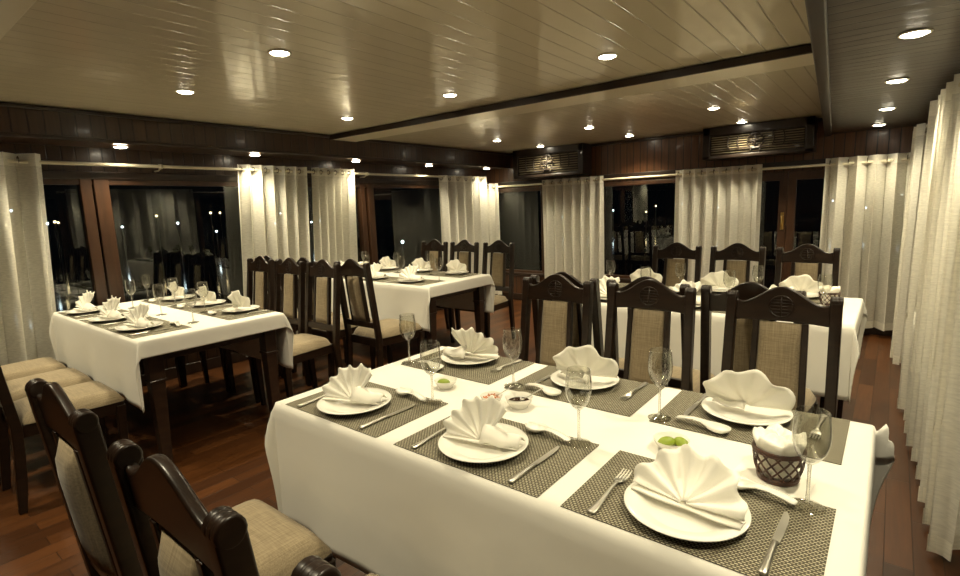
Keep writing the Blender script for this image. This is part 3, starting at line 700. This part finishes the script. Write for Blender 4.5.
def make_fan(R_, tilt, spread, npl, amp, flap, seed, start=None, edge=True):
    """pleated napkin fan standing on its folded edge; diner on the -Y side"""
    b = B(); ct, st = math.cos(tilt), math.sin(tilt)
    n = npl*10; P = []
    a0 = (PI - spread)/2 if start is None else start
    for i in range(n+1):
        th = a0 + spread*i/n; ph = 2*PI*npl*i/n; row = []
        var = 1 + .04*math.sin(19*i/n + seed*2.1) - .05*math.cos(ph)
        for k in range(11):
            q = k/10; rr = .006 + (R_*var-.006)*q
            tri = math.asin(math.sin(ph)*.93)/(PI/2)
            nz = (amp*q**.8 + .0012)*tri
            x = rr*math.cos(th); y = rr*math.sin(th)
            bow = .010*math.sin(PI*q)*math.sin(th)
            row.append((x, y*ct - (nz - bow)*st, .006 + amp*.5*math.cos(tilt) + y*st + (nz - bow)*ct))
        P.append(row)
    b.grid(P)
    e = b.build('napkin_fan', M['napkin'], solid=.0022)
    Wd = R_*.96
    bb = B(); m_ = 14
    rows = [(-.005, .0020), (-.008, .004), (-.005, .0058), (.004, .0056), (.018, .0042), (.024, .0024)]
    bb.grid([[(-Wd + 2*Wd*j/m_, y + .002*math.sin(j*.9+seed), z*(1-.15*math.cos(j*.6+seed))) for y, z in rows] for j in range(m_+1)])
    if edge: bb.build('folded_edge', M['napkin'], e, solid=.002)
    if flap:
        # loose corner of the napkin folded over to the right of the fan
        x0, x1, d_, hh = flap
        fl = B()
        fl.grid([[(x0 + (x1-x0)*i/8 , -.012 + .004*i/8 + d_*j/6*(1-.45*i/8), .006 + hh*math.sin(PI*min(1, j/6*1.0))*(1-.5*i/8) + .004*math.sin(i*1.1)) for j in range(7)] for i in range(9)])
        fl.build('loose_fold', M['napkin'], e, solid=.002)
    return e
mat0, plate0, glass0, knife0, fork0, spoon0 = make_mat(), make_plate(), make_glass(), make_knife(), make_fork(), make_spoon()
fanA = make_fan(.112, math.radians(47), math.radians(172), 6, .0105, None, 1)
fanB = make_fan(.121, math.radians(70), math.radians(172), 4, .0125, (.0, .088, .048, .012), 2, edge=False)
fanD = make_fan(.110, math.radians(62), math.radians(124), 6, .0090, (.002, .108, .080, .036), 5, start=math.radians(54))
fanC = make_fan(.128, math.radians(66), math.radians(118), 6, .0095, (.002, .112, .080, .042), 3, start=math.radians(56))
first_use = set()
def put(proto, loc, rz, label, cat, group):
    if proto.name not in first_use: first_use.add(proto.name); o = proto; o.location = loc; o.rotation_euler = (0, 0, rz)
    else: o = dup(proto, loc, rz)
    o.parent = None; tag(o, label, cat, group); return o

TN = {'near': 'nearest table', 'left': 'left window table', 'corner': 'far corner table', 'far': 'far window table'}
def place_setting(k, cx, cy, px, side, pos, fan, fyaw=0, cutlery=True, gl=(.185, .135), pdx=-.01, pdy=-.035):
    """side -1: diner on the -Y side of the table, +1: on the +Y side"""
    s = 1 if side < 0 else -1
    rz = 0 if side < 0 else PI
    T = TN[k]; sd = 'near side' if side < 0 else 'far side'
    w_ = '%s place, %s of the %s' % (pos, sd, T)
    mx, my = cx + px, cy - s*.257
    put(mat0, (mx, my, ZT+.0006), rz, 'grey woven placemat at the ' + w_, 'placemat', 'placemats on the ' + T)
    z1 = ZT + .0028
    plx, ply = mx + s*pdx, my + s*pdy
    put(plate0, (plx, ply, z1), 0, 'round white plate at the ' + w_, 'plate', 'plates on the ' + T)
    put(fan, (plx, ply - s*.012, z1+.0185), rz + fyaw, 'white fan-folded napkin at the ' + w_, 'napkin', 'napkin fans on the ' + T)
    put(glass0, (mx + s*gl[0], my + s*gl[1], z1 if gl[1] < .12 else z1-.0012), 0, 'empty stemmed wine glass at the ' + w_, 'wine glass', 'wine glasses on the ' + T)
    if cutlery:
        put(fork0, (mx - s*.162, my - s*.045, z1), rz + .02*s, 'silver fork at the ' + w_, 'fork', 'forks on the ' + T)
        put(knife0, (mx + s*.148, my - s*.035, z1), rz - .02, 'silver knife at the ' + w_, 'knife', 'knives on the ' + T)
        put(spoon0, (mx + s*.085, my + s*.119, z1), rz - .16, 'white porcelain spoon at the ' + w_, 'spoon', 'spoons on the ' + T)
k, cx, cy = TABLES[0]
fr = [(-.51, 'left', fanD, .35), (.012, 'middle', fanD, .22), (.518, 'right', fanA, -.10)]
for px, pos, fan, yw in fr: place_setting(k, cx, cy, px, -1, pos, fan, yw, gl=(.178, .128))
bk = [(-.51, 'left', fanC, .25), (.005, 'middle', fanB, .12), (.512, 'right', fanB, .05)]
for px, pos, fan, yw in bk: place_setting(k, cx, cy, px, 1, pos, fan, yw, gl=(.207, .117), pdx=.014)
for k, cx, cy in TABLES[1:]:
    for px, pos in ((-.50, 'left'), (0, 'middle'), (.47, 'right')):
        place_setting(k, cx, cy, px, -1, pos, fanC, .2, cutlery=(k == 'left'), gl=(.09, .215) if k == 'left' else (.17, .13))
        place_setting(k, cx, cy, px, 1, pos, fanB, .1, cutlery=(k == 'left'), gl=(.20, .10))

# ------------------------------------------------------------------ bowls, basket, paper
def bowl(name, r_, h_):
    return B().lathe([(.0005, .002), (r_*.5, .002), (r_*.54, .0), (r_*.62, .0), (r_*.64, .004), (r_*.86, h_*.55), (r_, h_), (r_*.985, h_+.0008), (r_*.955, h_), (r_*.80, h_*.55), (r_*.56, .008), (.0005, .006)], 36).build(name, M['porcelain'])
def dish_saucer(loc, label):
    o = B().lathe([(.0005, .002), (.028, .002), (.034, .0), (.052, .006), (.053, .0075), (.050, .0078), (.034, .0042), (.0005, .0042)], 36).build('saucer', M['porcelain']); o.location = loc; tag(o, label, 'saucer'); return o
zt = ZT + .0006
o = bowl('lime_dish', .040, .027); o.location = (.338, .105, zt); tag(o, 'small white dish of lime between the left places of the nearest table', 'bowl', 'small dishes on the nearest table')
o = bowl('sauce_bowl', .036, .026); o.location = (.562, .075, zt); tag(o, 'small white bowl of chopped red chili, left of the dark sauce', 'bowl', 'small dishes on the nearest table')
o = bowl('sauce_bowl', .044, .032); o.location = (.652, .098, zt); tag(o, 'white bowl of dark soy sauce beside the chili bowl', 'bowl', 'small dishes on the nearest table')
o = bowl('lime_dish', .044, .026); o.location = (1.128, .075, zt); tag(o, 'small white dish of green lime in the middle of the nearest table', 'bowl', 'small dishes on the nearest table')
def lime(x, y, z, label, rz):
    e = empty('lime_wedge', (x, y, z), rz)
    b = B(); n = 12; P = []
    for i in range(9):
        t = PI*i/8; P.append([(.020*-math.cos(t)*1.15, .0155*math.sin(t)*math.cos(a), .0155*math.sin(t)*math.sin(a)) for a in [PI*j/n - .15 for j in range(n+1)]])
    b.grid(P); b.build('peel', M['lime'], e, solid=.0016)
    B().sphere((0, 0, .001), .021, .0142, .006, 16, 8).build('flesh', M['limeflesh'], e)
    tag(e, label, 'lime', 'lime pieces')
    return e
lime(.332, .102, zt+.0145, 'green lime half in the dish between the left places', .4)
lime(1.118, .072, zt+.0135, 'bright green lime half in the middle dish, left piece', .8)
lime(1.148, .088, zt+.0125, 'pale green lime wedge in the middle dish, right piece', -.6)
# chopped chili and soy
rnd = random.Random(4); b = B()
for i in range(60):
    a = rnd.uniform(0, 2*PI); q = .027*math.sqrt(rnd.random()); b.sphere((q*math.cos(a), q*math.sin(a), .002 + rnd.uniform(0, .003)), .0036, .0028, .0016, 6, 4)
o = b.build('chopped_chili', M['chili']); o.location = (.562, .075, zt+.0165); tag(o, 'heap of chopped red chili in its small white bowl', 'chili', kind='stuff')
o = B().lathe([(.0005, .0), (.034, .0), (.0342, .0004)], 32).build('soy_sauce', M['soy']); o.location = (.652, .098, zt+.0178); tag(o, 'dark soy sauce filling the white bowl', 'sauce', kind='stuff')
def tiny_spoon(loc, rz, label):
    e = B(); pts = [(0, 0, .0), (.02, 0, .010), (.045, 0, .024), (.062, 0, .032)]
    e.tube(pts, [.0022, .0016, .0016, .0022], 8); e.sphere((-.004, 0, -.001), .008, .006, .003, 10, 6)
    o = e.build('condiment_spoon', M['steel']); o.location = loc; o.rotation_euler = (0, 0, rz); tag(o, label, 'spoon', 'condiment spoons')
tiny_spoon((.570, .082, zt+.0205), .75, 'tiny steel spoon standing in the chili bowl')
tiny_spoon((.662, .108, zt+.0225), .75, 'tiny steel spoon standing in the soy sauce bowl')
def basket(x, y, z, label, nlabel):
    e = empty('wicker_basket', (x, y, z)); h_ = .072; r0, r1 = .037, .050
    rad = lambda t: r0 + (r1-r0)*t + .004*math.sin(PI*t)
    b = B(); n = 13
    for sg in (-1, 1):
        for i in range(n):
            b.tube([(rad(t)*math.cos(2*PI*i/n + sg*1.15*t), rad(t)*math.sin(2*PI*i/n + sg*1.15*t), .004 + (h_-.006)*t) for t in [q/8 for q in range(9)]], .0020, 6)
    b.build('lattice', M['wicker'], e)
    def ring(rr, z_, th): return [(rr*math.cos(2*PI*q/32), rr*math.sin(2*PI*q/32), z_) for q in range(32)]
    b = B(); b.tube(ring(r1, h_, 0), .0032, 8, closed=True); b.tube(ring(r1+.0015, h_-.005, 0), .0024, 8, closed=True); b.build('rim', M['wicker'], e)
    b = B(); b.tube(ring(r0+.001, .0042, 0), .004, 8, closed=True); b.tube(ring(r0+.003, .010, 0), .003, 8, closed=True); b.lathe([(.0005, .001), (r0, .001), (r0, .004), (.0005, .004)], 28); b.build('base', M['wicker'], e)
    tag(e, label, 'basket', 'wicker baskets')
    # white napkin bundled inside
    P = []; m = 48
    prof = [(.004, .0065), (.033, .0065), (.0355, .02), (.0395, .042), (.0435, .06), (.0455, .074), (.050, .086), (.052, .096), (.046, .099), (.036, .094), (.026, .098), (.016, .1), (.006, .096), (.0005, .095)]
    for i, (rr, zz) in enumerate(prof):
        row = []
        for j in range(m+1):
            a = 2*PI*j/m; wob = 0
            if 5 < i < 13: wob = .0045*math.sin(5*a + i*.7) + .0025*math.sin(9*a+2*i)
            row.append(((rr + (wob if i > 5 else 0)*.6)*math.cos(a), (rr + (wob if i > 5 else 0)*.6)*math.sin(a), zz + (wob*1.4 if i > 5 else 0)))
        P.append(row)
    o = B().grid(P).build('folded_napkin', M['napkin'], merge=True); o.location = (x, y, z); tag(o, nlabel, 'napkin', 'napkins in the baskets')
basket(1.365, .062, zt+.0012, 'small brown wicker basket on the nearest table beside the big wine glass', 'crumpled white napkin inside the basket on the nearest table')
basket(1.27, 2.33, zt, 'small wicker basket on the table before the far windows', 'white napkin inside the basket on the table before the far windows')
basket(-2.80, 2.30, zt, 'small wicker basket at the left end of the far left corner table', 'white napkin inside the basket on the far left corner table')
o = B().box(-.075, .075, -.055, .055, 0, .0007).build('paper_napkin', M['napkin']); o.location = (1.355, .052, zt); o.rotation_euler = (0, 0, -.12)
tag(o, 'flat white paper napkin lying under the wicker basket', 'napkin')
